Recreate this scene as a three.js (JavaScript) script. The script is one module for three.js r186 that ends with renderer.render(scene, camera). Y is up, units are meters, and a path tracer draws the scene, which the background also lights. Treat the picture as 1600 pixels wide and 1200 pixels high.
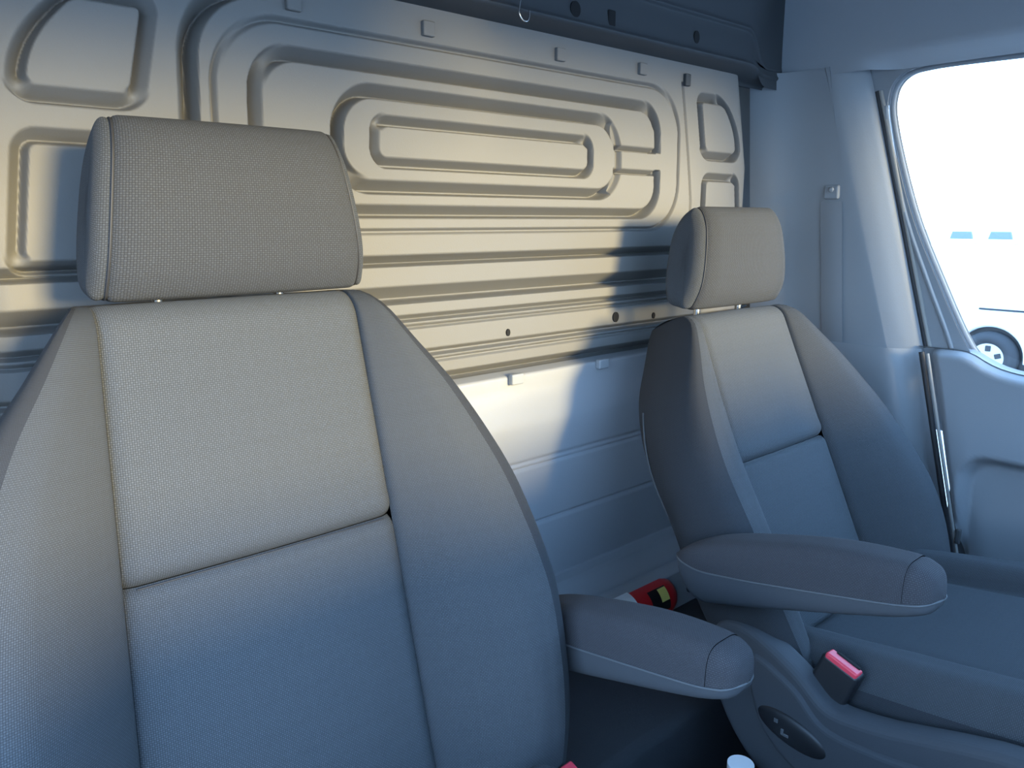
import * as THREE from 'three';
import { mergeGeometries } from 'three/addons/utils/BufferGeometryUtils.js';
import { RoundedBoxGeometry } from 'three/addons/geometries/RoundedBoxGeometry.js';

// ------------------------------------------------------------------ camera, sky, sun, exposure
const scene = new THREE.Scene();
const renderer = new THREE.WebGLRenderer({ antialias: true });
renderer.toneMapping = THREE.LinearToneMapping;
renderer.toneMappingExposure = 1.0;
renderer.shadowMap.enabled = true;

const R = d => d * Math.PI / 180;
const camera = new THREE.PerspectiveCamera(53.13, 4 / 3, 0.02, 500);
camera.position.set(-0.81, 1.13, 0.95);
{
  const yaw = R(41.2), pitch = R(12.0);
  camera.lookAt(-0.81 + Math.sin(yaw) * Math.cos(pitch), 1.13 - Math.sin(pitch), 0.95 - Math.cos(yaw) * Math.cos(pitch));
}

{ // clear, strongly blue late-day sky, paler towards the horizon
  const w = 256, h = 128, px = new Float32Array(w * h * 4);
  for (let j = 0; j < h; j++) {
    const el = (j + 0.5) / h * Math.PI - Math.PI / 2, s = Math.max(0, Math.sin(el));
    const k = Math.pow(1 - s, 4);
    const c = [2.6 + 2.4 * k, 5.1 + 1.3 * k, 9.2 - 1.4 * k];
    for (let i = 0; i < w; i++) px.set([c[0], c[1], c[2], 1], (j * w + i) * 4);
  }
  const sky = new THREE.DataTexture(px, w, h, THREE.RGBAFormat, THREE.FloatType);
  sky.mapping = THREE.EquirectangularReflectionMapping;
  sky.magFilter = sky.minFilter = THREE.LinearFilter;
  sky.needsUpdate = true;
  scene.background = sky;
}
const SUN_AZ = R(6), SUN_EL = R(8.5);
const sun = new THREE.DirectionalLight(new THREE.Color().setRGB(1.0, 0.745, 0.34), 9.4);
sun.position.set(Math.sin(SUN_AZ) * Math.cos(SUN_EL) * 10, 1 + Math.sin(SUN_EL) * 10, Math.cos(SUN_AZ) * Math.cos(SUN_EL) * 10);
sun.target.position.set(0, 1, 0);
sun.castShadow = true;
sun.shadow.radius = 22;
sun.shadow.mapSize.set(2048, 2048);
Object.assign(sun.shadow.camera, { left: -3, right: 3, top: 3, bottom: -3, near: 1, far: 30 });
scene.add(sun, sun.target);

// ------------------------------------------------------------------ helpers
let seed = 12345;
const rnd = () => (seed = (seed * 1664525 + 1013904223) >>> 0) / 4294967296;
const lerp = (a, b, t) => a + (b - a) * t;
const clamp = (x, a = 0, b = 1) => Math.min(b, Math.max(a, x));
const sstep = (a, b, x) => { const t = clamp((x - a) / (b - a)); return t * t * (3 - 2 * t); };
const V = (x, y, z) => new THREE.Vector3(x, y, z);
function table(pts) { // smooth interpolation through [x, y] pairs
  return x => {
    const n = pts.length;
    if (x <= pts[0][0]) return pts[0][1];
    if (x >= pts[n - 1][0]) return pts[n - 1][1];
    let i = 0; while (x > pts[i + 1][0]) i++;
    const [x0, y0] = pts[i], [x1, y1] = pts[i + 1], h = x1 - x0, t = (x - x0) / h;
    const m = k => k <= 0 || k >= n - 1 ? (pts[Math.min(k + 1, n - 1)][1] - pts[Math.max(k - 1, 0)][1]) / (pts[Math.min(k + 1, n - 1)][0] - pts[Math.max(k - 1, 0)][0])
      : ((pts[k + 1][1] - pts[k - 1][1]) / (pts[k + 1][0] - pts[k - 1][0]));
    const m0 = m(i) * h, m1 = m(i + 1) * h, t2 = t * t, t3 = t2 * t;
    return (2 * t3 - 3 * t2 + 1) * y0 + (t3 - 2 * t2 + t) * m0 + (-2 * t3 + 3 * t2) * y1 + (t3 - t2) * m1;
  };
}
function mesh(name, geo, mat, parent) {
  const m = new THREE.Mesh(geo, mat);
  m.name = name; m.castShadow = m.receiveShadow = true;
  (parent || scene).add(m);
  return m;
}
function grid(nu, nv, fn, flip = false) { // surface patch, uv in metres along the patch
  const pos = [], uv = [], idx = [], P = [];
  for (let j = 0; j <= nv; j++) for (let i = 0; i <= nu; i++) { const p = fn(i / nu, j / nv); P.push(p); pos.push(p.x, p.y, p.z); }
  const W = nu + 1, mid = Math.floor(nv / 2), midU = Math.floor(nu / 2), us = [0], vs = [0];
  for (let i = 1; i <= nu; i++) us[i] = us[i - 1] + P[mid * W + i].distanceTo(P[mid * W + i - 1]);
  for (let j = 1; j <= nv; j++) vs[j] = vs[j - 1] + P[j * W + midU].distanceTo(P[(j - 1) * W + midU]);
  for (let j = 0; j <= nv; j++) for (let i = 0; i <= nu; i++) uv.push(us[i], vs[j]);
  for (let j = 0; j < nv; j++) for (let i = 0; i < nu; i++) {
    const a = j * W + i, b = a + 1, c = a + W, d = c + 1;
    if (flip) idx.push(a, c, b, b, c, d); else idx.push(a, b, c, b, d, c);
  }
  const g = new THREE.BufferGeometry();
  g.setAttribute('position', new THREE.Float32BufferAttribute(pos, 3));
  g.setAttribute('uv', new THREE.Float32BufferAttribute(uv, 2));
  g.setIndex(idx); g.computeVertexNormals();
  return g;
}
const box = (w, h, d, x = 0, y = 0, z = 0) => new THREE.BoxGeometry(w, h, d).translate(x, y, z);
const rbox = (w, h, d, r, x = 0, y = 0, z = 0) => new RoundedBoxGeometry(w, h, d, 3, r).translate(x, y, z);
const tube = (pts, r, n = 40, closed = false, rs = 8) => new THREE.TubeGeometry(new THREE.CatmullRomCurve3(pts, closed, 'centripetal'), n, r, rs, closed);
function tag(o, label, category, group) { o.userData.label = label; o.userData.category = category; if (group) o.userData.group = group; return o; }
function struct(o, label, category) { o.userData.kind = 'structure'; o.userData.label = label; o.userData.category = category; return o; }
function group(name, x = 0, y = 0, z = 0) { const g = new THREE.Group(); g.name = name; g.position.set(x, y, z); scene.add(g); return g; }

// ------------------------------------------------------------------ materials
function dataTex(w, h, fn, srgb) {
  const d = new Uint8Array(w * h * 4);
  for (let j = 0; j < h; j++) for (let i = 0; i < w; i++) { const c = fn(i, j); d.set([c[0], c[1], c[2], 255], (j * w + i) * 4); }
  const t = new THREE.DataTexture(d, w, h);
  t.wrapS = t.wrapT = THREE.RepeatWrapping; t.magFilter = THREE.LinearFilter; t.minFilter = THREE.LinearMipmapLinearFilter; t.generateMipmaps = true;
  if (srgb) t.colorSpace = THREE.SRGBColorSpace;
  t.needsUpdate = true;
  return t;
}
// basket weave: 16 x 16 cells in one tile, each cell a small bundle of warp or weft
const WN = 256, WC = 16, cellTone = Array.from({ length: WC * WC }, () => rnd());
const weaveH = (i, j) => {
  const s = WN / WC, ci = Math.floor(i / s), cj = Math.floor(j / s), u = (i % s) / s, v = (j % s) / s;
  const over = (ci + cj) % 2 === 0, a = over ? u : v, b = over ? v : u;
  return (0.35 + 0.65 * Math.sin(Math.PI * clamp(b, 0.02, 0.98))) * (0.55 + 0.45 * Math.sin(Math.PI * a)) * (over ? 1 : 0.82);
};
const weaveBump = dataTex(WN, WN, (i, j) => { const v = 255 * weaveH(i, j); return [v, v, v]; });
const weaveCol = dataTex(WN, WN, (i, j) => {
  const s = WN / WC, t = cellTone[Math.floor(i / s) + WC * Math.floor(j / s)];
  const v = (0.5 + 0.5 * weaveH(i, j)) * (0.95 + 0.05 * t) * 255; return [v, v, v];
}, true);
function fabric(r, g, b, pitch = 0.0022, bump = 0.0005) {
  const m = new THREE.MeshStandardMaterial({ roughness: 0.95 });
  m.color.setRGB(r, g, b);
  m.map = weaveCol.clone(); m.bumpMap = weaveBump.clone();
  for (const t of [m.map, m.bumpMap]) { t.repeat.set(1 / (pitch * WC), 1 / (pitch * WC)); t.needsUpdate = true; }
  m.bumpScale = bump;
  m.side = THREE.DoubleSide;
  return m;
}
// fine pebble grain for moulded plastic and orange peel for painted steel
const GN = 256, gnoise = new Float32Array(GN * GN).map(() => rnd());
const grainTex = (soft) => dataTex(GN, GN, (i, j) => {
  let s = 0, n = 0;
  for (let a = -soft; a <= soft; a++) for (let b = -soft; b <= soft; b++) { s += gnoise[((i + a + GN) % GN) + GN * ((j + b + GN) % GN)]; n++; }
  const v = clamp(0.5 + (s / n - 0.5) * (1 + soft * 1.6)) * 255; return [v, v, v];
});
const pebble = grainTex(2);
function plain(r, g, b, rough, extra = {}) {
  const { grain, size = 0.06, ...rest } = extra;
  const m = new THREE.MeshStandardMaterial({ roughness: rough, side: THREE.DoubleSide, ...rest });
  m.color.setRGB(r, g, b);
  if (grain) { m.bumpMap = pebble.clone(); m.bumpMap.repeat.set(1 / size, 1 / size); m.bumpMap.needsUpdate = true; m.bumpScale = grain; }
  return m;
}
const M = {
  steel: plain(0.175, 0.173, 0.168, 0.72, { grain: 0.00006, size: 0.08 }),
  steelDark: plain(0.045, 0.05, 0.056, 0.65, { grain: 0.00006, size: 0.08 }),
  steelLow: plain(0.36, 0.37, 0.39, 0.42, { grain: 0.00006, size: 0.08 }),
  trim: plain(0.27, 0.287, 0.305, 0.7, { grain: 0.0001 }),
  trimDark: plain(0.055, 0.058, 0.064, 0.8, { grain: 0.0001 }),
  belt: plain(0.24, 0.25, 0.265, 0.8),
  rubber: plain(0.03, 0.03, 0.033, 0.55),
  sealLight: plain(0.3, 0.29, 0.27, 0.65),
  doorPaint: plain(0.34, 0.36, 0.38, 0.35),
  gloss: plain(0.25, 0.27, 0.29, 0.22),
  fabC: fabric(0.117, 0.126, 0.136, 0.0021, 0.0006),
  fabB: fabric(0.094, 0.101, 0.11, 0.0019, 0.0004),
  fabH: fabric(0.082, 0.086, 0.093, 0.0022, 0.0006),
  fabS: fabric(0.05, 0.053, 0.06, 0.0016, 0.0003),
  fabArm: fabric(0.082, 0.078, 0.085, 0.0018, 0.0004),
  pipe: plain(0.10, 0.103, 0.107, 0.7),
  thread: plain(0.35, 0.36, 0.37, 0.8),
  shell: plain(0.045, 0.047, 0.053, 0.6, { grain: 0.0001 }),
  black: plain(0.015, 0.015, 0.017, 0.45),
  hole: plain(0.008, 0.008, 0.009, 0.9),
  red: plain(0.62, 0.02, 0.025, 0.35),
  buckleRed: plain(0.80, 0.06, 0.09, 0.4),
  white: plain(0.8, 0.8, 0.8, 0.45),
  yellow: plain(0.85, 0.75, 0.2, 0.5),
  chrome: plain(0.7, 0.7, 0.7, 0.25, { metalness: 1 }),
  carpet: plain(0.04, 0.042, 0.048, 0.95, { grain: 0.0008, size: 0.05 }),
  headliner: plain(0.32, 0.34, 0.36, 0.9, { grain: 0.0002, size: 0.05 }),
  asphalt: plain(0.32, 0.31, 0.3, 0.95, { grain: 0.003, size: 0.6 }),
  carWhite: plain(0.82, 0.83, 0.84, 0.35),
  tyre: plain(0.03, 0.03, 0.032, 0.85),
  alloy: plain(0.55, 0.56, 0.58, 0.35, { metalness: 0.6 }),
  carGlass: plain(0.13, 0.16, 0.18, 0.12),
};
const glass = new THREE.MeshPhysicalMaterial({ color: 0xffffff, roughness: 0.02, transmission: 1, thickness: 0, ior: 1.5, side: THREE.DoubleSide });
glass.color.setRGB(0.93, 0.97, 0.98);

// ------------------------------------------------------------------ bulkhead (stamped steel partition behind the seats)
// signed distance of a rounded rectangle whose sides lean inwards with height
function rrect(x, y, x0, x1, y0, y1, r, lean = 0) {
  const cy = (y0 + y1) / 2, cx = (x0 + x1) / 2, hx = (x1 - x0) / 2 - lean * (y - cy), hy = (y1 - y0) / 2;
  const qx = Math.abs(x - cx) - hx + r, qy = Math.abs(y - cy) - hy + r;
  const ox = Math.max(qx, 0), oy = Math.max(qy, 0), l = Math.hypot(ox, oy);
  const d = l + Math.min(Math.max(qx, qy), 0) - r;
  let gx, gy;
  if (l > 1e-6) { gx = ox / l; gy = oy / l; } else if (qx > qy) { gx = 1; gy = 0; } else { gx = 0; gy = 1; }
  return [d, gx * Math.sign(x - cx || 1), gy * Math.sign(y - cy || 1)];
}
// a pressed band that follows an outline. side weights: 1 = falls towards the inside, 0 = falls towards the outside
function band(res, w0, depth, sides) {
  const [d, gx, gy] = res, w = w0 * 0.8, ret = Math.max(0.28, 0.0048 / w);
  if (Math.abs(d) > w * (0.6 + ret)) return 0;
  const [T, Rr, B, L] = sides;
  const ax = gx * gx, ay = gy * gy;
  const k = ax * (gx > 0 ? Rr : L) + ay * (gy > 0 ? T : B);
  const q = d / w + 0.5;
  const inn = clamp(1 - q) * sstep(-ret, 0.0, q);   // deep at the inner edge, short return
  const out = clamp(q) * (1 - sstep(1.0, 1.0 + ret, q));
  return -1.3 * depth * (k * inn + (1 - k) * out);
}
function hband(y, yc, w0, depth) { // full-width sawtooth rib: falls away downwards, short return ledge below
  const w = w0 * 0.85, q = (yc + w / 2 - y) / w; // 0 at the upper edge, 1 at the lower edge
  if (q < -0.1 || q > 1.4) return 0;
  return -1.35 * depth * clamp(q) * (1 - sstep(1.0, 1.2, q));
}
const notch = (v, c, w, depth) => { const t = Math.abs(v - c) / w; return t < 1 ? -depth * (1 - t * t) : 0; };
function bulkhead(x, y) {
  let z = 0;
  // centre panel seam
  z += band(rrect(x, y, -0.444, 0.448, 1.117, 1.373, 0.085, 0.03), 0.006, 0.008, [1, 0, 0, 0]);
  // second ring: left side and top are continuous, right side is split into two closed pockets
  const gap = y > 1.222 && y < 1.254;
  const r2 = rrect(x, y, -0.394, 0.383, 1.145, 1.336, 0.05, 0.04);
  if (!(gap && x > 0.25)) z += band(r2, 0.018, 0.024, [1, 0, 0, 0]);
  if (x > 0.262 && x < 0.378) z += hband(y, 1.258, 0.010, 0.014) + hband(y, 1.218, 0.010, 0.014);
  // third ring
  const r3 = rrect(x, y, -0.288, 0.272, 1.178, 1.304, 0.055, 0.06);
  const open3 = x > 0.255 ? 0.35 : 1;
  z += open3 * band(r3, 0.019, 0.026, [1, 0, 0, 1]);
  // inner slot
  z += band(rrect(x, y, -0.226, 0.200, 1.211, 1.267, 0.018, 0.04), 0.014, 0.02, [1, 0, 0, 0]);
  // broad bead left of the centre panel, hairline joint on the right
  if (y > 1.12 && x < 0) z += band(rrect(x, y, -0.482, 0.9, 0.9, 1.405, 0.09, 0.045), 0.024, 0.03, [0.9, 0, 0, 1]) * sstep(1.10, 1.14, y) * (1 - sstep(-0.42, -0.36, x));
  if (x > 0.3 && y > 1.12 && y < 1.388) z += notch(x, 0.495 - (y > 1.17 ? 0.19 * (y - 1.17) * (1 + (y - 1.17)) * 0.85 : 0), 0.004, 0.005);
  // side pockets
  for (const s of [-1, 1]) {
    const xs = x * s;
    if (xs < 0.47) continue;
    const outer = 0.648 - 6 * Math.max(0, y - 1.265) ** 2;   // outer side follows the body side
    z += band(rrect(xs, y, 0.528 - 0.22 * (y - 1.262), outer, 1.260, 1.369, 0.018, 0), 0.018, 0.02, [1, s < 0 ? 1 : 0, 0, 1]);
    z += band(rrect(xs, y, 0.535, 0.668 - 0.14 * (y - 1.09), 1.082, 1.219, 0.018, 0), 0.016, 0.018, [1, s < 0 ? 1 : 0, 0, 1]);
  }
  // horizontal ribs
  const e = 1;
  z += e * (hband(y, 1.075, 0.016, 0.024) + hband(y, 1.026, 0.026, 0.03) + hband(y, 0.990, 0.011, 0.013) + hband(y, 0.977, 0.007, 0.007)
    + hband(y, 0.936, 0.011, 0.013) + hband(y, 0.923, 0.007, 0.007) + hband(y, 0.893, 0.02, 0.026));
  // lower sheet, set slightly forward, rolled top edge
  if (y < 0.884) z += 0.012 * sstep(0.884, 0.876, y) + 0.022 * sstep(0.86, 0.79, y);
  z += notch(y, 0.731, 0.004, 0.004) + notch(y, 0.722, 0.004, 0.004) + notch(y, 0.617, 0.0035, 0.006);
  z += 0.02 * sstep(0.504, 0.499, y) + 0.03 * sstep(0.499, 0.462, y) + 0.025 * sstep(0.46, 0.454, y);
  // sides turn forward into the pillars
  const ax = Math.abs(x);
  const edge = 0.672 - 0.25 * Math.max(0, y - 1.24);
  if (ax > edge) z += -0.085 * sstep(edge, edge + 0.11, ax);
  return z;
}
{
  const sheet = (ys, nx) => grid(nx, ys.length - 1, (u, v) => { const x = lerp(-0.95, 0.86, u), y = ys[Math.round(v * (ys.length - 1))]; return V(x, y, bulkhead(x, y)); });
  const low = [], up = [];
  for (let y = -0.02; y < 0.44; y += 0.02) low.push(y);
  for (let y = 0.44; y < 0.882; y += 0.0026) low.push(y);
  low.push(0.883);
  for (let y = 0.8826; y <= 1.425; y += 0.0016) up.push(y);
  const wall = struct(mesh('wall_back', sheet(up, 1100), M.steel), 'grey painted steel bulkhead with pressed loops and ribs behind the seats', 'bulkhead');
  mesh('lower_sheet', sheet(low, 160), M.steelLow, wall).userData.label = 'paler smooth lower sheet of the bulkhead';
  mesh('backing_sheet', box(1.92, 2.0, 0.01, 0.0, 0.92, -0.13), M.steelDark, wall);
  // holes: dark round and oblong openings
  for (const [x, y, w, h] of [[0.278, 0.954, 0.008, 0.0095], [0.012, 0.950, 0.004, 0.006], [0.39, 0.948, 0.004, 0.006], [0.403, 0.41, 0.011, 0.014]]) {
    const c = new THREE.CylinderGeometry(1, 1, 0.004, 20).rotateX(Math.PI / 2).scale(w, h, 1).translate(x, y, bulkhead(x, y) + 0.0005);
    mesh('hole_plug', c, M.hole, wall);
  }
  mesh('bolt_head', new THREE.SphereGeometry(0.008, 12, 8).scale(1, 1, 0.5).translate(0.425, 0.566, bulkhead(0.425, 0.566) + 0.003), M.chrome, wall);
  // clips along the upper flange and on the lower sheet
  for (const [x, y] of [[-0.339, 1.393], [-0.137, 1.393], [0.123, 1.393], [0.330, 1.396]]) mesh('clip', rbox(0.02, 0.02, 0.008, 0.002, x, y, 0.003), M.steel, wall);
  for (const [x, y] of [[0.015, 0.874], [0.226, 0.874]]) mesh('clip', rbox(0.026, 0.018, 0.012, 0.003, x, y, 0.018), M.doorPaint, wall);
  mesh('clip', rbox(0.016, 0.022, 0.008, 0.002, 0.462, 1.392, 0.003), M.steelDark, wall);
}

// ------------------------------------------------------------------ roof cross-member above the bulkhead
{
  const prof = table([[1.40, -0.03], [1.418, -0.03], [1.424, 0.02], [1.432, 0.046], [1.440, 0.040], [1.47, 0.036], [1.494, 0.036], [1.498, 0.042], [1.506, 0.04], [1.56, 0.05], [1.64, 0.07], [1.9, 0.1]]);
  const ys = [1.412, 1.417, 1.42, 1.423, 1.426, 1.429, 1.432, 1.435, 1.438, 1.442, 1.45, 1.46, 1.47, 1.48, 1.488, 1.492, 1.494, 1.496, 1.498, 1.5, 1.503, 1.507, 1.52, 1.54, 1.58, 1.64, 1.72, 1.8, 1.9];
  const g = grid(120, ys.length - 1, (u, v) => {
    const y = ys[Math.round(v * (ys.length - 1))], x = lerp(-0.86, 0.80, u);
    const end = sstep(0.60, 0.74, Math.abs(x));
    return V(x, y - (y > 1.45 ? 0.05 * end : 0.0) - 0.004 * end, lerp(prof(y), prof(y) * 0.4 - 0.01, end));
  });
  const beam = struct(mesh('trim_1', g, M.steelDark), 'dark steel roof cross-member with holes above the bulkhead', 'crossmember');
  for (const [x, y, w, h, sq] of [[0.120, 1.454, 0.011, 0.012, 0], [0.206, 1.454, 0.009, 0.013, 1], [0.438, 1.459, 0.008, 0.011, 0]]) {
    const c = sq ? rbox(w * 2, h * 2, 0.006, 0.0025) : new THREE.CylinderGeometry(1, 1, 0.006, 22).rotateX(Math.PI / 2).scale(w, h, 1);
    mesh('hole_plug', c.translate(x, y, prof(y) - 0.001), M.hole, beam);
  }
  // thin wire hook hanging from the cross-member
  const hk = tube([V(0.0, 1.47, 0.047), V(-0.004, 1.455, 0.052), V(-0.014, 1.435, 0.058), V(-0.017, 1.423, 0.06), V(-0.011, 1.414, 0.061), V(-0.002, 1.414, 0.061), V(0.003, 1.421, 0.06), V(0.004, 1.429, 0.059)], 0.0011, 48);
  tag(mesh('wire_hook', hk, M.chrome), 'thin bent wire hook hanging from the dark cross-member', 'hook');
}

// ------------------------------------------------------------------ cab shell: floor, roof, side walls, windscreen surround
const xw = y => y > 1.42 ? 0.795 - 0.18 * (y - 1.42) - 1.1 * Math.max(0, y - 1.6) ** 2 : y > 0.86 ? lerp(0.86, 0.795, (y - 0.86) / 0.56) : 0.862;
const zs = y => 0.19 + (1.395 - clamp(y, 0.3, 1.5)) * 0.2476;
struct(mesh('floor', box(1.9, 0.06, 1.6, -0.02, -0.03, 0.72), M.carpet), 'dark cab floor covering', 'floor');
struct(mesh('ceiling', box(1.9, 0.05, 1.5, -0.02, 1.9, 0.66), M.headliner), 'grey roof lining', 'ceiling');
{ // upper side lining over the door, rolling into the roof
  const g = grid(60, 40, (u, v) => {
    const y = lerp(1.425, 1.89, v), z = lerp(-0.03, 1.32, u);
    return V(xw(y) + 0.0015 + 0.05 * (1 - sstep(0, 0.07, v)) * sstep(0.155, 0.2, u), y, z);
  });
  struct(mesh('wall_right', g, M.headliner), 'smooth grey upper side lining above the driver door', 'lining');
  struct(mesh('wall_left', mergeGeometries([box(0.05, 1.95, 0.38, -0.93, 0.95, 0.11), box(0.05, 0.46, 1.4, -0.93, 1.66, 0.68), box(0.05, 0.5, 1.3, -0.93, 0.2, 0.9), box(0.05, 1.95, 0.3, -0.93, 0.95, 1.38)]), M.headliner), 'grey passenger side lining around the open door', 'lining');
}
{ // body side behind and below, closes the cab
  struct(mesh('wall_right_outer', mergeGeometries([box(0.03, 2.05, 0.42, 0.965, 0.9, -0.02), box(0.03, 0.5, 1.2, 0.95, 1.70, 0.75)]), M.carWhite), 'white outer body side beyond the pillar trim', 'body');
}
{ // windscreen surround, dashboard, visors: they shape the sunlight that reaches the bulkhead
  struct(mesh('trim_2', mergeGeometries([box(1.9, 0.36, 0.06, -0.02, 1.735, 1.28), box(1.9, 1.0, 0.06, -0.02, 0.42, 1.52)]), M.headliner), 'roof header and scuttle around the windscreen', 'header');
  struct(mesh('trim_3', new THREE.CylinderGeometry(0.04, 0.05, 0.86, 14).rotateX(-0.28).translate(0.79, 1.2, 1.39), M.trimDark), 'driver side windscreen pillar', 'pillar');
  struct(mesh('trim_4', new THREE.CylinderGeometry(0.04, 0.05, 0.86, 14).rotateX(-0.28).translate(-0.93, 1.2, 1.39), M.trimDark), 'passenger side windscreen pillar', 'pillar');
  const dash = group('dashboard', 0, 0, 1.28);
  tag(dash, 'dark moulded dashboard under the windscreen', 'dashboard');
  mesh('dash_top', rbox(1.7, 0.2, 0.42, 0.04, -0.02, 0.83, 0.03), M.trimDark, dash);
  mesh('dash_front', rbox(1.68, 0.55, 0.2, 0.05, -0.02, 0.48, 0.1), M.shell, dash);
  mesh('instrument_hood', rbox(0.44, 0.12, 0.22, 0.05, 0.42, 0.935, -0.02), M.trimDark, dash);
  for (const [x, y, n] of [[-0.40, 1.505, 'passenger'], [0.42, 1.575, 'driver']]) {
    const v = mesh(n === 'passenger' ? 'sun_visor' : 'sun_visor_001', rbox(0.74, 0.16, 0.022, 0.01, x, y, 1.20), M.headliner);
    tag(v, `grey sun visor on the ${n} side of the windscreen header`, 'sun visor');
  }
  struct(mesh('window_2', new THREE.PlaneGeometry(1.7, 0.92).rotateX(-0.28).translate(-0.02, 1.28, 1.40), glass), 'clear windscreen glass', 'windscreen');
}
{ // B-pillar trim: upper and lower piece
  const upper = grid(46, 60, (u, v) => {
    const y = lerp(0.858, 1.44, v), s = zs(y), x = xw(y);
    const P = [[x - 0.035, -0.05], [x - 0.025, -0.01], [x - 0.008, 0.03], [x, 0.07], [x, lerp(0.07, s, 0.4)], [x, s - 0.075], [x + 0.003, s - 0.058], [x + 0.013, s - 0.036], [x + 0.026, s - 0.019], [x + 0.036, s - 0.010], [x + 0.05, s - 0.005]];
    const t = u * (P.length - 1), i = Math.min(Math.floor(t), P.length - 2), f = t - i;
    const cr = k => { const p = n => P[clamp(n, 0, P.length - 1)][k], a = p(i - 1), b = p(i), c = p(i + 1), d = p(i + 2); return 0.5 * (2 * b + (c - a) * f + (2 * a - 5 * b + 4 * c - d) * f * f + (3 * b - a - 3 * c + d) * f * f * f); };
    return V(cr(0), y, cr(1));
  });
  struct(mesh('trim_5', upper, M.trim), 'grey upper pillar trim between bulkhead and driver door', 'pillar trim');
  const lower = grid(30, 20, (u, v) => {
    const y = lerp(0.0, 0.866, v), s = zs(y), lip = sstep(1, 0.97, v);
    const z = lerp(-0.05, s - 0.004, u);
    return V(0.846 - 0.0 * lip + 0.04 * sstep(0.8, 1, u) ** 2 + 0.004 * (1 - lip), y, z);
  });
  struct(mesh('trim_6', lower, M.trim), 'grey lower pillar trim beside the driver seat', 'pillar trim');
}
{ // seat belt on the pillar
  const b = group('seat_belt', 0.79, 0.0, 0.13);
  tag(b, 'grey seat belt webbing running down the pillar behind the driver seat', 'seat belt');
  mesh('webbing', grid(6, 30, (u, v) => { const y = lerp(0.25, 1.17, v); return V(xw(y) - 0.79 - 0.008 + 0.004 - 0.002 * Math.sin(u * Math.PI), y, lerp(-0.026, 0.022, u) + 0.04 * (1.15 - y) * 0.9); }), M.belt, b);
  const g = mesh('belt_guide', rbox(0.012, 0.03, 0.034, 0.005, xw(1.19) - 0.79 - 0.002, 1.19, -0.002), M.trim, b);
  mesh('anchor_bolt', new THREE.SphereGeometry(0.006, 14, 10).scale(0.5, 1, 1).translate(xw(1.2) - 0.79 - 0.011, 1.195, 0), M.gloss, g);
}

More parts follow.
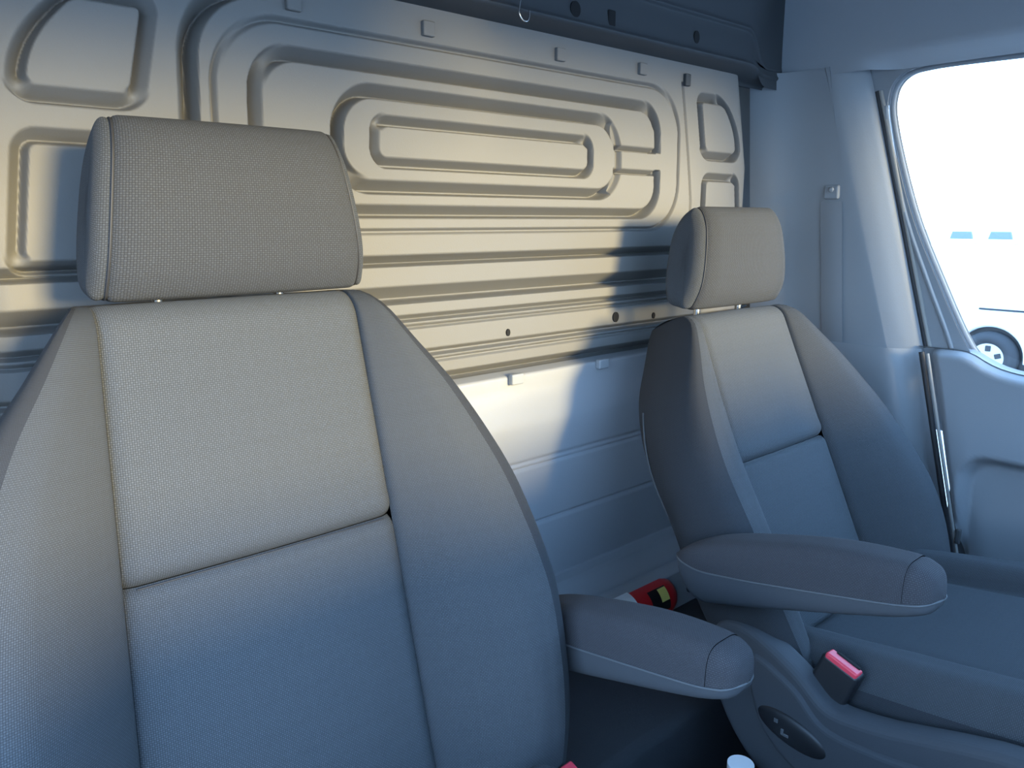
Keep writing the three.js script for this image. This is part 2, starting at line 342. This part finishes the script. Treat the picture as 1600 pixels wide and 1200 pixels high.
// ------------------------------------------------------------------ driver door with its window
const door = struct(group('door_1', 0.86, 0, 0.3), 'grey van driver door with window frame and moulded lower panel', 'door');
const L = (x, y, z) => V(x - 0.86, y, z - 0.3);
const xd = y => y > 0.86 ? lerp(0.914, 0.854, (y - 0.86) / 0.56) : 0.914;
const HOLE = [[0.214, 1.345], [0.213, 1.375], [0.220, 1.40], [0.238, 1.417], [0.27, 1.424], [0.45, 1.424], [1.05, 1.40], [1.12, 1.36], [1.17, 1.1], [1.17, 0.84], [1.12, 0.812], [0.8, 0.806], [0.56, 0.808], [0.50, 0.812], [0.462, 0.822], [0.43, 0.842], [0.405, 0.868], [0.385, 0.90], [0.338, 0.995], [0.27, 1.149]];
{
  const sh = new THREE.Shape();
  const out = [];
  for (let i = 0; i <= 12; i++) { const y = lerp(0.70, 1.40, i / 12); out.push([zs(y) - 0.02, y]); }
  out.push([zs(1.42) - 0.02, 1.50], [1.2, 1.50], [1.26, 1.1], [1.27, 0.7]);
  sh.setFromPoints(out.map(p => new THREE.Vector2(...p)));
  sh.holes.push(new THREE.Path(new THREE.CatmullRomCurve3(HOLE.map(([z, y]) => V(z, y, 0)), true, 'centripetal').getPoints(120).map(p => new THREE.Vector2(p.x, p.y))));
  const ex = new THREE.ExtrudeGeometry(sh, { depth: 0.035, bevelEnabled: true, bevelSize: 0.006, bevelThickness: 0.006, bevelSegments: 3, curveSegments: 6 });
  const p = ex.attributes.position;
  for (let i = 0; i < p.count; i++) { const z = p.getX(i), y = p.getY(i), d = p.getZ(i); p.setXYZ(i, xd(y) + d - 0.86, y, z - 0.3); }
  ex.computeVertexNormals();
  mesh('window_frame', ex, M.trim, door);
  // inner edge moulding of the window, painted rear frame strip, rubber seals
  const at = (y, dz, dx) => L(xd(y) + dx, y, zs(y) + dz);
  const ys = Array.from({ length: 16 }, (_, i) => lerp(0.868, 1.39, i / 15));
  mesh('door_seal', tube(ys.map(y => at(y, -0.002, -0.004)), 0.0055, 60), M.rubber, door);
  mesh('frame_bead', tube(ys.map(y => at(y, 0.006, -0.006)), 0.0045, 60), M.sealLight, door);
  mesh('frame_bead', tube(Array.from({ length: 12 }, (_, i) => { const y = lerp(0.1, 0.865, i / 11); return L(0.846, y, zs(y) + 0.024); }), 0.0035, 40), M.sealLight, door);
  mesh('door_seal', tube(Array.from({ length: 12 }, (_, i) => { const y = lerp(0.1, 0.865, i / 11); return L(0.858, y, zs(y) + 0.008); }), 0.006, 40), M.rubber, door);
  const mould = [[0.209, 1.36], [0.213, 1.33], [0.258, 1.149], [0.318, 0.995], [0.356, 0.905], [0.368, 0.872]];
  mesh('glass_moulding', tube(mould.map(([z, y]) => L(xd(y) - 0.004, y, z)), 0.006, 60), M.gloss, door);
  const edge = new THREE.CatmullRomCurve3(HOLE.map(([z, y]) => V(z, y, 0)), true, 'centripetal').getPoints(90).slice(0, -1).map(p => L(xd(p.y) + 0.018, p.y, p.x));
  mesh('glass_channel', tube(edge, 0.005, 200, true), M.trim, door);
  // lower panel with recessed map pocket area
  const pocket = (z, y) => { const [d] = rrect(z, y, 0.435, 1.15, 0.2, 0.665, 0.05, 0); return sstep(0.008, -0.012, d); };
  const sillY = table([[0.36, 0.872], [0.40, 0.872], [0.42, 0.866], [0.445, 0.853], [0.475, 0.843], [0.52, 0.837], [0.7, 0.831], [1.3, 0.831]]);
  const panel = grid(150, 120, (u, v) => {
    const z = lerp(zs(lerp(0.02, 0.872, v)) + 0.022, 1.26, u), y = lerp(0.02, sillY(z), v), dt = sillY(z) - y;
    const swell = 0.018 * sstep(0.36, 0.46, z + 0.25 * (y - 0.6)) * sstep(0.82, 0.62, y);
    return L(0.862 - swell + 0.035 * pocket(z, y) + 0.03 * sstep(0.014, 0, dt) ** 2 + 0.012 * (1 - sstep(0, 0.015, u)), y, z);
  }, true);
  mesh('door_panel', panel, M.trim, door);
  mesh('panel_backing', box(0.03, 0.75, 0.86, 0.055, 0.395, 0.53), M.trimDark, door);
  mesh('panel_clip', rbox(0.008, 0.032, 0.01, 0.003, -0.018, 0.50, 0.145), M.pipe, door);
  // sill cap that runs under the glass, capped by the top edge of the panel
  mesh('sill_cap', grid(60, 6, (u, v) => { const z = lerp(0.31, 1.26, u); return L(lerp(0.888, 0.925, v), sillY(z) - 0.004 * Math.sin(Math.PI * v) + 0.001, z); }, true), M.trim, door);
}
{
  const sh = new THREE.Shape(new THREE.CatmullRomCurve3(HOLE.map(([z, y]) => V(z, y, 0)), true, 'centripetal').getPoints(100).map(p => new THREE.Vector2(p.x, p.y)));
  const g = new THREE.ShapeGeometry(sh), p = g.attributes.position;
  for (let i = 0; i < p.count; i++) { const z = p.getX(i), y = p.getY(i); p.setXYZ(i, xd(y) + 0.02, y, z); }
  g.computeVertexNormals();
  struct(mesh('window_1', g, glass), 'clear driver door window glass', 'window');
}

// ------------------------------------------------------------------ seats
const LB = 0.70;
const Wd0 = table([[0, 0.148], [0.012, 0.160], [0.03, 0.174], [0.064, 0.198], [0.123, 0.241], [0.2, 0.282], [0.262, 0.306], [0.368, 0.328], [0.43, 0.331], [0.54, 0.328], [0.64, 0.313], [0.7, 0.30]]);
const Bd = table([[0, 0.002], [0.05, 0.018], [0.15, 0.042], [0.25, 0.066], [0.4, 0.095], [0.55, 0.095], [0.7, 0.07]]);
const Cd = d => 0.1335 + 0.05 * d;
const inset = d => lerp(0.03, 0.16, sstep(0.08, 0.5, d));
function catmull(P, t) {
  const n = P.length - 1, q = clamp(t) * n, i = Math.min(Math.floor(q), n - 1), f = q - i;
  return [0, 1].map(k => { const p = m => P[clamp(m, 0, n)][k], a = p(i - 1), b = p(i), c = p(i + 1), d = p(i + 2); return 0.5 * (2 * b + (c - a) * f + (2 * a - 5 * b + 4 * c - d) * f * f + (3 * b - a - 3 * c + d) * f * f * f); });
}
function makeSeat(name, o, label) {
  const Wd = (d, side = o.inner) => Wd0(d) * (1 - (side === o.inner ? o.slim : o.slimOut) * sstep(0.18, 0.4, d)) - o.low * sstep(0.42, 0.62, d);
  const root = group(name, o.x, 0, o.z), SPLIT = o.split;
  tag(root, label, 'seat');
  const rc = Math.cos(R(o.recline)), rs = Math.sin(R(o.recline));
  // back frame: x across, d below the top edge, n forward of the back plane
  const B = (x, d, n) => V(x, o.topY - d * rc + n * rs, o.topZ - o.z + d * rs + n * rc);
  const capR = 0.032;
  // v = 1 is the top lip, v = 0 the lower end; returns [d, n0]
  const dv = (v, d0, d1) => { // from d1 (bottom) to d0 (top); near the top edge it rolls back
    const d = lerp(d1, d0, v);
    if (d > capR) return [d, 0];
    const a = (1 - d / capR) * Math.PI / 2;
    return [capR * (1 - Math.sin(a)), -capR * (1 - Math.cos(a))];
  };
  const pinch = (x, e, w, depth) => { const t = Math.abs(x - e) / w; return t < 1 ? -depth * (1 - t) * (1 - t) : 0; };
  const crown = (x, c) => 0.006 * (1 - (x / c) ** 2);
  const centre = (dTop, dBot, edgeTop, edgeBot, nv) => grid(64, nv, (u, v) => {
    const [d, n0] = dv(v, dTop, dBot), c = Cd(d), x = lerp(-c, c, u);
    let n = n0 + crown(x, c) + pinch(x, c, 0.016, 0.007) + pinch(x, -c, 0.016, 0.007);
    if (edgeBot) { const t = clamp(1 - (dBot - d) / 0.03); n += 0.0015 * Math.sin(Math.PI * t) - 0.013 * t ** 4; }
    if (edgeTop) { const t = clamp(1 - (d - dTop) / 0.014); n += -0.010 * t ** 2.5; }
    return B(x, d, n);
  });
  const back = mesh('backrest_upper_panel', centre(0, SPLIT, false, true, 90), M.fabC, root);
  back.userData.label = 'woven grey upper centre panel of the backrest';
  mesh('backrest_lower_panel', centre(SPLIT, LB - 0.02, true, false, 90), M.fabC, root);
  for (let s = -1; s <= 1; s += 2) {
    const bol = grid(44, 110, (u, v) => {
      const [d, n0] = dv(v, 0, LB - 0.02), c = Cd(d), W = Wd(d, s), b = Bd(d), D = W - c;
      const [x, n] = catmull([[c, -0.007], [c + 0.05 * D, 0.12 * b], [c + 0.28 * D, 0.6 * b], [c + 0.52 * D, 0.93 * b], [c + 0.70 * D, b], [c + 0.80 * D, 0.99 * b]], u);
      return B(s * x, d, n + n0);
    }, s < 0);
    mesh('side_bolster', bol, M.fabB, root);
    const sid = grid(36, 90, (u, v) => {
      const [d, n0] = dv(v, 0, LB - 0.02), W = Wd(d, s), k = inset(d);
      const [x, n] = catmull([[W - 0.20 * (W - Cd(d)), 0.99 * Bd(d)], [W - 0.06 * (W - Cd(d)), 0.82 * Bd(d)], [W, 0.42 * Bd(d)], [W - 0.02 * k, 0.05 * Bd(d) - 0.012], [W - 0.16 * k, -0.04], [W - 0.5 * k, -0.08], [W - k, -0.115]], u);
      return B(s * x, d, lerp(n + n0, n, sstep(0.5, 1, u)));
    }, s < 0);
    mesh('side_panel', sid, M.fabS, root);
    mesh('piping', tube(Array.from({ length: 24 }, (_, i) => { const d = lerp(0.14, 0.6, i / 23); return B(s * (Wd(d, s) - 0.65 * inset(d) + 0.0005), d, -0.0935); }), 0.0016, 60, false, 6), M.pipe, root);
  }
  mesh('back_shell', grid(20, 50, (u, v) => { const d = lerp(LB - 0.02, 0, v), k = inset(d); return B(lerp(-(Wd(d, -1) - k), Wd(d, 1) - k, u), d, -0.115 - 0.02 * Math.sin(Math.PI * u)); }, true), M.shell, root);
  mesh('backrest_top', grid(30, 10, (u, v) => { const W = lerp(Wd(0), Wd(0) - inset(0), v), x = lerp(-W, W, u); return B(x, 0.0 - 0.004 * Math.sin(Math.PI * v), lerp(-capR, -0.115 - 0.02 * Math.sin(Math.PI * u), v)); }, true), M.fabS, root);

  // stitched thread along the cross seam
  mesh('seam_thread', tube(Array.from({ length: 12 }, (_, i) => { const x = lerp(-0.135, 0.135, i / 11); return B(x, SPLIT + 0.002, 0.004 * (1 - (x / 0.14) ** 2) - 0.006); }), 0.0012, 40, false, 6), M.rubber, root);

  // headrest: cover between the two seams, domed side panels, two posts
  const hy = 0.004, HH = 0.168;
  const prof = [[-0.020, -0.004], [-0.007, 0.012], [0.001, 0.034], [0.004, 0.062], [0.003, 0.10], [-0.003, 0.14], [-0.016, 0.161], [-0.036, 0.168], [-0.062, 0.158], [-0.082, 0.125], [-0.088, 0.08], [-0.088, 0.03], [-0.08, 0.002], [-0.055, -0.006], [-0.03, -0.007]];
  const pc = new THREE.CatmullRomCurve3(prof.map(p => V(p[0], p[1], 0)), true, 'centripetal').getPoints(96);
  const hb = V(o.headX, o.topY + hy, o.topZ - o.z + (o.headZ || 0));
  const hw = y => 0.150 - 0.026 * clamp(y / HH) ** 1.3;
  const H = (t, p, k) => { // t across -1..1, profile point, inset k
    const cx = -0.043, cy = 0.082, z = lerp(p.x, cx, k) , y = lerp(p.y, cy, k);
    const zz = z - (0.012 * t * t + 0.016 * Math.max(0, (Math.abs(t) - 0.68) / 0.32) ** 2) * sstep(-0.06, -0.005, z);
    return V(hb.x + t * hw(lerp(p.y, cy, k)), hb.y + y, hb.z + zz + (y - 0.08) * -0.04);
  };
  const SE = 0.90, hr = mesh('headrest', grid(72, 96, (u, v) => {
    const t = lerp(-SE, SE, u), p = pc[Math.round(v * 96) % 97], e = Math.abs(t) / SE;
    return H(t, p, 0.05 * Math.max(0, e - 0.965) / 0.035);
  }), M.fabH, root);
  for (let s = -1; s <= 1; s += 2) {
    const g = grid(18, 96, (u, v) => {
      const p = pc[Math.round(v * 96) % 97];
      const k = u < 0.55 ? 0.05 + 0.13 * (u / 0.55) ** 2 - 0.05 * Math.sin(Math.PI * u / 0.55) * 0.9 : lerp(0.18, 1, (u - 0.55) / 0.45);
      const t = SE + (1.0 - SE) * Math.sin(Math.PI / 2 * Math.min(1, u / 0.62));
      return H(s * t, p, k);
    }, s < 0);
    mesh('side_panel', g, M.fabB, hr);
    mesh('seam', tube(pc.filter((_, i) => i % 4 === 0).slice(0, -1).map(p => H(s * SE, p, 0.035)), 0.0014, 96, true, 6), M.rubber, hr);
    mesh('headrest_post', new THREE.CylinderGeometry(0.006, 0.006, 0.12, 14).translate(s * 0.065, o.topY + 0.0, hb.z - 0.05), M.chrome, root);
  }

  // cushion
  const cw = table([[0, 0.235], [0.1, 0.252], [0.4, 0.262], [0.5, 0.245]]);
  const cy0 = o.seatY;
  const CT = (x, q) => { // q metres forward of the cushion rear
    const a = Math.abs(x), c = 0.165;
    let h = cy0 + 0.16 * q + 0.035 * sstep(c - 0.01, c + 0.035, a) - 0.006 * Math.exp(-(((a - c) / 0.006) ** 2));
    h -= 0.05 * clamp(1 - q / 0.05) ** 2.2;
    if (q > 0.44) h -= 0.09 * ((q - 0.44) / 0.06) ** 2;
    return h;
  };
  const zc = o.cushZ - o.z;
  mesh('seat_cushion', grid(80, 60, (u, v) => { const q = v * 0.5, w = cw(q), x = lerp(-w, w, u); const e = Math.abs(x) / w; return V(x, CT(x, q) - 0.045 * clamp((e - 0.86) / 0.14) ** 2.4, zc + q); }, true), M.fabB, root);
  for (let s = -1; s <= 1; s += 2) {
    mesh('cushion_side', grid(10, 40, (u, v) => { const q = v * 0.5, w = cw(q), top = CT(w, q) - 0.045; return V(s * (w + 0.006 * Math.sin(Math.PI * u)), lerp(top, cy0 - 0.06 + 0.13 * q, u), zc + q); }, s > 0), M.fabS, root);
    mesh('cushion_welt', tube(Array.from({ length: 20 }, (_, i) => { const q = 0.02 + 0.47 * i / 19; return V(s * (cw(q) + 0.012), cy0 - 0.055 + 0.13 * q, zc + q); }), 0.006, 40), M.trim, root);
  }
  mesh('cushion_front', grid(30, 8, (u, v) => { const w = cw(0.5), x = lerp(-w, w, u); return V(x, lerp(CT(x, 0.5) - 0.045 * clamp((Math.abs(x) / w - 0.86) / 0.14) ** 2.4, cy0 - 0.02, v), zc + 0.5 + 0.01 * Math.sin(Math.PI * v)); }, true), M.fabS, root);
  // pedestal
  mesh('seat_base', rbox(0.44, cy0 - 0.075, 0.42, 0.02, 0, (cy0 - 0.075) / 2, zc + 0.26), M.shell, root);

  // plastic side shield on the inner side, with adjuster knob
  const s = o.inner;
  if (!o.bare) {
    const sh = new THREE.Shape();
    const pts = [[0.372, 0.50], [0.376, 0.535], [0.392, 0.556], [0.425, 0.560], [0.46, 0.548], [0.50, 0.528], [0.545, 0.497], [0.60, 0.50], [0.80, 0.545], [0.84, 0.50], [0.84, 0.42], [0.62, 0.36], [0.52, 0.345], [0.46, 0.37], [0.41, 0.42]];
    sh.setFromPoints(new THREE.CatmullRomCurve3(pts.map(p => V(p[0], p[1], 0)), true, 'centripetal').getPoints(90).map(p => new THREE.Vector2(p.x, p.y)));
    const g = new THREE.ExtrudeGeometry(sh, { depth: 0.018, bevelEnabled: true, bevelSize: 0.010, bevelThickness: 0.012, bevelSegments: 4 });
    g.rotateY(-Math.PI / 2).translate(0, o.seatY - 0.50, o.cushZ - 0.40 - o.z); // extrusion now runs towards -x
    const m = mesh('side_shield', g, M.trimDark, root);
    m.scale.x = s < 0 ? 1 : -1; m.position.x = s * 0.284;
    const dx = s * 0.318, oy = o.seatY - 0.50, oz = o.cushZ - 0.40 - o.z;
    const ridge = new THREE.Shape();
    ridge.setFromPoints(new THREE.CatmullRomCurve3([[0.44, 0.53], [0.452, 0.47], [0.475, 0.43], [0.54, 0.395], [0.66, 0.40], [0.80, 0.44], [0.81, 0.505], [0.62, 0.475], [0.545, 0.475], [0.50, 0.51]].map(p => V(p[0], p[1], 0)), true, 'centripetal').getPoints(70).map(p => new THREE.Vector2(p.x, p.y)));
    const rg = new THREE.ExtrudeGeometry(ridge, { depth: 0.006, bevelEnabled: true, bevelSize: 0.008, bevelThickness: 0.008, bevelSegments: 4 }).rotateY(-Math.PI / 2).translate(0, oy, oz);
    const rm = mesh('shield_bulge', rg, M.trimDark, root); rm.scale.x = m.scale.x; rm.position.x = s * 0.305;
    const kn = mesh('adjuster_dish', new THREE.SphereGeometry(1, 24, 16).scale(0.007, 0.0215, 0.052).rotateX(0.18).translate(dx, oy + 0.452, oz + 0.506), M.black, root);
    mesh('adjuster_mark', mergeGeometries([rbox(0.002, 0.006, 0.006, 0.0009, dx + s * 0.0075, oy + 0.462, oz + 0.487), rbox(0.002, 0.009, 0.004, 0.0009, dx + s * 0.0075, oy + 0.450, oz + 0.497), rbox(0.002, 0.004, 0.009, 0.0009, dx + s * 0.0075, oy + 0.447, oz + 0.502)]), M.pipe, kn);
  }
  // buckle
  {
    const b = mesh('belt_buckle', rbox(0.026, 0.085, 0.054, 0.006), M.black, root);
    b.position.set(s * o.bx, o.by, o.bz - o.z); b.rotation.set(0.32, 0, s * 0.1);
    const btn = new THREE.Group(); void btn;
    mesh('release_button', rbox(0.019, 0.01, 0.046, 0.003, s * 0.003, 0.0415, 0), M.buckleRed, b).userData.label = 'red release button';
    mesh('tongue_slot', rbox(0.006, 0.006, 0.034, 0.0015, -s * 0.004, 0.0455, 0.002), M.hole, b);
    mesh('buckle_stalk', rbox(0.014, 0.14, 0.03, 0.004, 0, -0.10, 0), M.black, b);
  }
  // armrest
  {
    const A = new THREE.Group(); A.name = 'armrest'; root.add(A);
    A.position.set(s * o.armX, o.armY, o.armZ - o.z); A.rotation.x = R(-o.armTilt);
    const LEN = 0.352, yt = table([[0, 0.0], [0.02, 0.018], [0.068, 0.043], [0.14, 0.066], [0.23, 0.088], [0.31, 0.097], [0.332, 0.094], [0.345, 0.085], [LEN, 0.064]]),
      yb = table([[0, -0.004], [0.012, -0.03], [0.042, -0.054], [0.09, -0.044], [0.196, -0.010], [0.30, 0.026], [0.335, 0.040], [0.346, 0.047], [LEN, 0.060]]),
      ysm = table([[0, -0.003], [0.05, -0.004], [0.10, 0.004], [0.15, 0.014], [0.25, 0.036], [0.335, 0.055], [LEN, 0.061]]),
      hwA = table([[0, 0.012], [0.012, 0.022], [0.05, 0.031], [0.2, 0.034], [0.3, 0.034], [0.328, 0.030], [0.344, 0.021], [LEN, 0.002]]);
    const stn = t => LEN * (0.5 - 0.5 * Math.cos(Math.PI * t));
    const top = (z0, z1, n, grow = 0) => grid(28, n, (u, v) => {
      const z = lerp(z0, z1, v), a = Math.PI * u, h = yt(z) - ysm(z), w = hwA(z) + grow;
      const c = Math.cos(a), si = Math.sin(a);
      return V(-w * Math.sign(c) * Math.abs(c) ** 0.5, ysm(z) + (h + grow) * Math.abs(si) ** 0.5, z);
    });
    mesh('armrest_pad', top(0, 0.318, 40), M.fabArm, A);
    mesh('armrest_nose', grid(28, 24, (u, v) => {
      const z = lerp(0.318, LEN, Math.sin(v * Math.PI / 2)), a = Math.PI * u, h = yt(z) - ysm(z), w = hwA(z), c = Math.cos(a), si = Math.sin(a), g = -0.0012 * clamp(1 - v / 0.1);
      return V(-(w + g) * Math.sign(c) * Math.abs(c) ** 0.5, ysm(z) + (h + g) * Math.abs(si) ** 0.5, z);
    }), M.fabArm, A);
    mesh('armrest_shell', grid(28, 50, (u, v) => {
      const z = stn(v), a = Math.PI * u, h = ysm(z) - yb(z), w = hwA(z) * 0.985, c = Math.cos(a), si = Math.sin(a);
      return V(w * Math.sign(c) * Math.abs(c) ** 0.3, ysm(z) - h * Math.abs(si) ** 0.8, z);
    }), M.trimDark, A);
    const ring = [];
    for (let i = 0; i <= 30; i++) { const z = 0.004 + (LEN - 0.006) * i / 30; ring.push(V(-hwA(z) - 0.0004, ysm(z), z)); }
    for (let i = 30; i >= 0; i--) { const z = 0.004 + (LEN - 0.006) * i / 30; ring.push(V(hwA(z) + 0.0004, ysm(z), z)); }
    mesh('armrest_piping', tube(ring, 0.0013, 160, false, 6), M.pipe, A);
    mesh('pivot_bolt', new THREE.CylinderGeometry(0.018, 0.018, 0.05, 20).rotateZ(Math.PI / 2).translate(-s * 0.045, 0.0, 0.05), M.black, A);
    if (s < 0) mesh('catch_button', new THREE.SphereGeometry(0.006, 12, 8).translate(-0.006, 0.038, 0.318), M.chrome, A);
  }
  return root;
}
makeSeat('passenger_seat', { x: -0.501, z: 0.5, topY: 1.056, topZ: 0.173, recline: 10, split: 0.268, slim: 0, slimOut: 0, low: 0, headX: 0.018, seatY: 0.49, cushZ: 0.36, inner: 1, armX: 0.365, armY: 0.594, armZ: 0.211, armTilt: -1, bx: 0.285, by: 0.428, bz: 0.38, bare: true },
  'near grey fabric van seat with upright headrest and armrest, large in front');
makeSeat('driver_seat', { x: 0.40, z: 0.5, topY: 0.982, topZ: 0.191, recline: 23, split: 0.262, slim: 0.06, slimOut: 0, low: 0.04, headX: 0.03, seatY: 0.50, cushZ: 0.40, inner: -1, armX: 0.335, armY: 0.660, armZ: 0.326, armTilt: 0, bx: 0.275, by: 0.515, bz: 0.535 },
  'far grey fabric van seat beside the window, with inward armrest');

// ------------------------------------------------------------------ loose things between and behind the seats
struct(mesh('floor_step', rbox(1.72, 0.375, 0.38, 0.02, -0.02, 0.1875, 0.14), M.carpet), 'dark raised floor step below the bulkhead', 'floor');
{
  const e = group('fire_extinguisher', 0.25, 0.375, 0.10);
  tag(e, 'red rounded canister with white and yellow label lying behind the near armrest', 'canister');
  const pr = [[0, -0.12], [0.036, -0.12], [0.040, -0.114], [0.040, 0.055], [0.0385, 0.068], [0.033, 0.08], [0.022, 0.088], [0, 0.09]];
  mesh('cylinder', new THREE.LatheGeometry(pr.map(p => new THREE.Vector2(...p)), 40).rotateZ(-Math.PI / 2).translate(0, 0.0405, 0), M.red, e);
  const patch = (r, a0, a1, x0, x1) => grid(14, 4, (u, v) => { const a = lerp(a0, a1, u); return V(lerp(x0, x1, v), 0.0405 + Math.cos(a) * r, Math.sin(a) * r); });
  mesh('label', patch(0.0404, 0.55, 1.7, 0.0, 0.05), M.black, e);
  mesh('label_field', patch(0.0408, 0.62, 1.25, 0.026, 0.049), M.yellow, e);
  mesh('label_field', patch(0.0406, -0.2, 1.4, -0.08, -0.035), M.white, e);
}
{
  const b = group('white_bottle', 0.035, 0, 0.462);
  tag(b, 'white plastic bottle standing low between the seats', 'bottle');
  mesh('bottle_body', new THREE.LatheGeometry([[0, 0], [0.034, 0], [0.037, 0.005], [0.037, 0.31], [0.031, 0.35], [0.017, 0.37], [0.015, 0.38]].map(p => new THREE.Vector2(...p)), 28), M.white, b);
  mesh('bottle_cap', new THREE.CylinderGeometry(0.018, 0.018, 0.025, 24).translate(0, 0.388, 0), M.white, b);
}

// ------------------------------------------------------------------ outside the window
const GY = -0.85;
struct(mesh('ground', new THREE.PlaneGeometry(400, 400).rotateX(-Math.PI / 2).translate(0, GY, 0), M.asphalt), 'pale sunlit parking ground outside', 'ground');
{
  const v = group('parked_van', 9.6, GY, -2.2);
  tag(v, 'white parked van seen through the door window', 'van');
  const sh = new THREE.Shape();
  sh.moveTo(-2.0, 0.28); sh.lineTo(-0.46, 0.28); sh.absarc(0, 0.34, 0.42, Math.PI, 0, true); sh.lineTo(2.75, 0.28); sh.absarc(3.2, 0.34, 0.42, Math.PI, 0, true);
  sh.lineTo(4.0, 0.3); sh.lineTo(4.1, 0.9); sh.lineTo(3.8, 1.0); sh.lineTo(3.0, 1.5); sh.quadraticCurveTo(2.9, 1.6, 2.6, 1.6); sh.lineTo(-1.9, 1.6); sh.quadraticCurveTo(-2.1, 1.6, -2.1, 1.45); sh.lineTo(-2.1, 0.4); sh.closePath();
  mesh('body', new THREE.ExtrudeGeometry(sh, { depth: 1.7, bevelEnabled: true, bevelSize: 0.05, bevelThickness: 0.06, bevelSegments: 3 }).rotateY(-Math.PI / 2).translate(1.85, 0, 0), M.carWhite, v);
  for (const z of [0, 3.2]) {
    const w = mesh('wheel', new THREE.TorusGeometry(0.245, 0.085, 14, 36).rotateY(Math.PI / 2).scale(1.3, 1, 1).translate(0.16, 0.33, z), M.tyre, v);
    mesh('rim', new THREE.CylinderGeometry(0.2, 0.2, 0.12, 28).rotateZ(Math.PI / 2).translate(0.15, 0.33, z), M.alloy, w);
    for (let k = 0; k < 5; k++) mesh('spoke_gap', rbox(0.02, 0.07, 0.06, 0.008, 0, 0.12, 0).rotateX(k * Math.PI * 2 / 5).translate(0.085, 0.33, z), M.tyre, w);
    mesh('wheel_arch', new THREE.CylinderGeometry(0.4, 0.4, 0.3, 30).rotateZ(Math.PI / 2).translate(0.36, 0.33, z), M.black, v);
  }
  mesh('rub_strip', rbox(0.02, 0.022, 2.6, 0.006, 0.075, 0.93, 1.15), M.tyre, v);
}
{ // white cars parked far off, noses towards us, windscreens darker than the glare
  const cars = [[50, -16.8, 'leftmost small white car parked far off behind the white van'], [50, -14.7, 'middle small white car parked far off behind the white van'], [50, -12.6, 'rightmost small white car parked far off behind the white van']];
  const front = (pts, depth) => new THREE.ExtrudeGeometry(new THREE.Shape(pts.map(p => new THREE.Vector2(...p))), { depth, bevelEnabled: true, bevelSize: 0.05, bevelThickness: 0.05, bevelSegments: 2 }).rotateY(Math.PI / 2);
  cars.forEach(([x, z, label], i) => {
    const b = group(i ? `distant_car_00${i}` : 'distant_car', x, GY, z);
    tag(b, label, 'car', 'white cars parked far off');
    mesh('body', front([[-0.8, 0.25], [0.8, 0.25], [0.82, 0.7], [0.74, 0.86], [-0.74, 0.86], [-0.82, 0.7]], 3.8), M.carWhite, b);
    mesh('cabin', front([[-0.72, 0.86], [0.72, 0.86], [0.55, 1.36], [-0.55, 1.36]], 2.0).translate(1.1, 0, 0), M.carWhite, b);
    mesh('windscreen', front([[-0.6, 0.93], [0.6, 0.93], [0.5, 1.3], [-0.5, 1.3]], 0.02).translate(1.02, 0, 0), M.carGlass, b);
    for (const [wx, wz] of [[0.7, -0.72], [0.7, 0.72], [3.1, -0.72], [3.1, 0.72]]) mesh('wheel', new THREE.CylinderGeometry(0.3, 0.3, 0.2, 18).rotateX(Math.PI / 2).translate(wx, 0.3, wz), M.tyre, b);
  });
}

renderer.render(scene, camera);
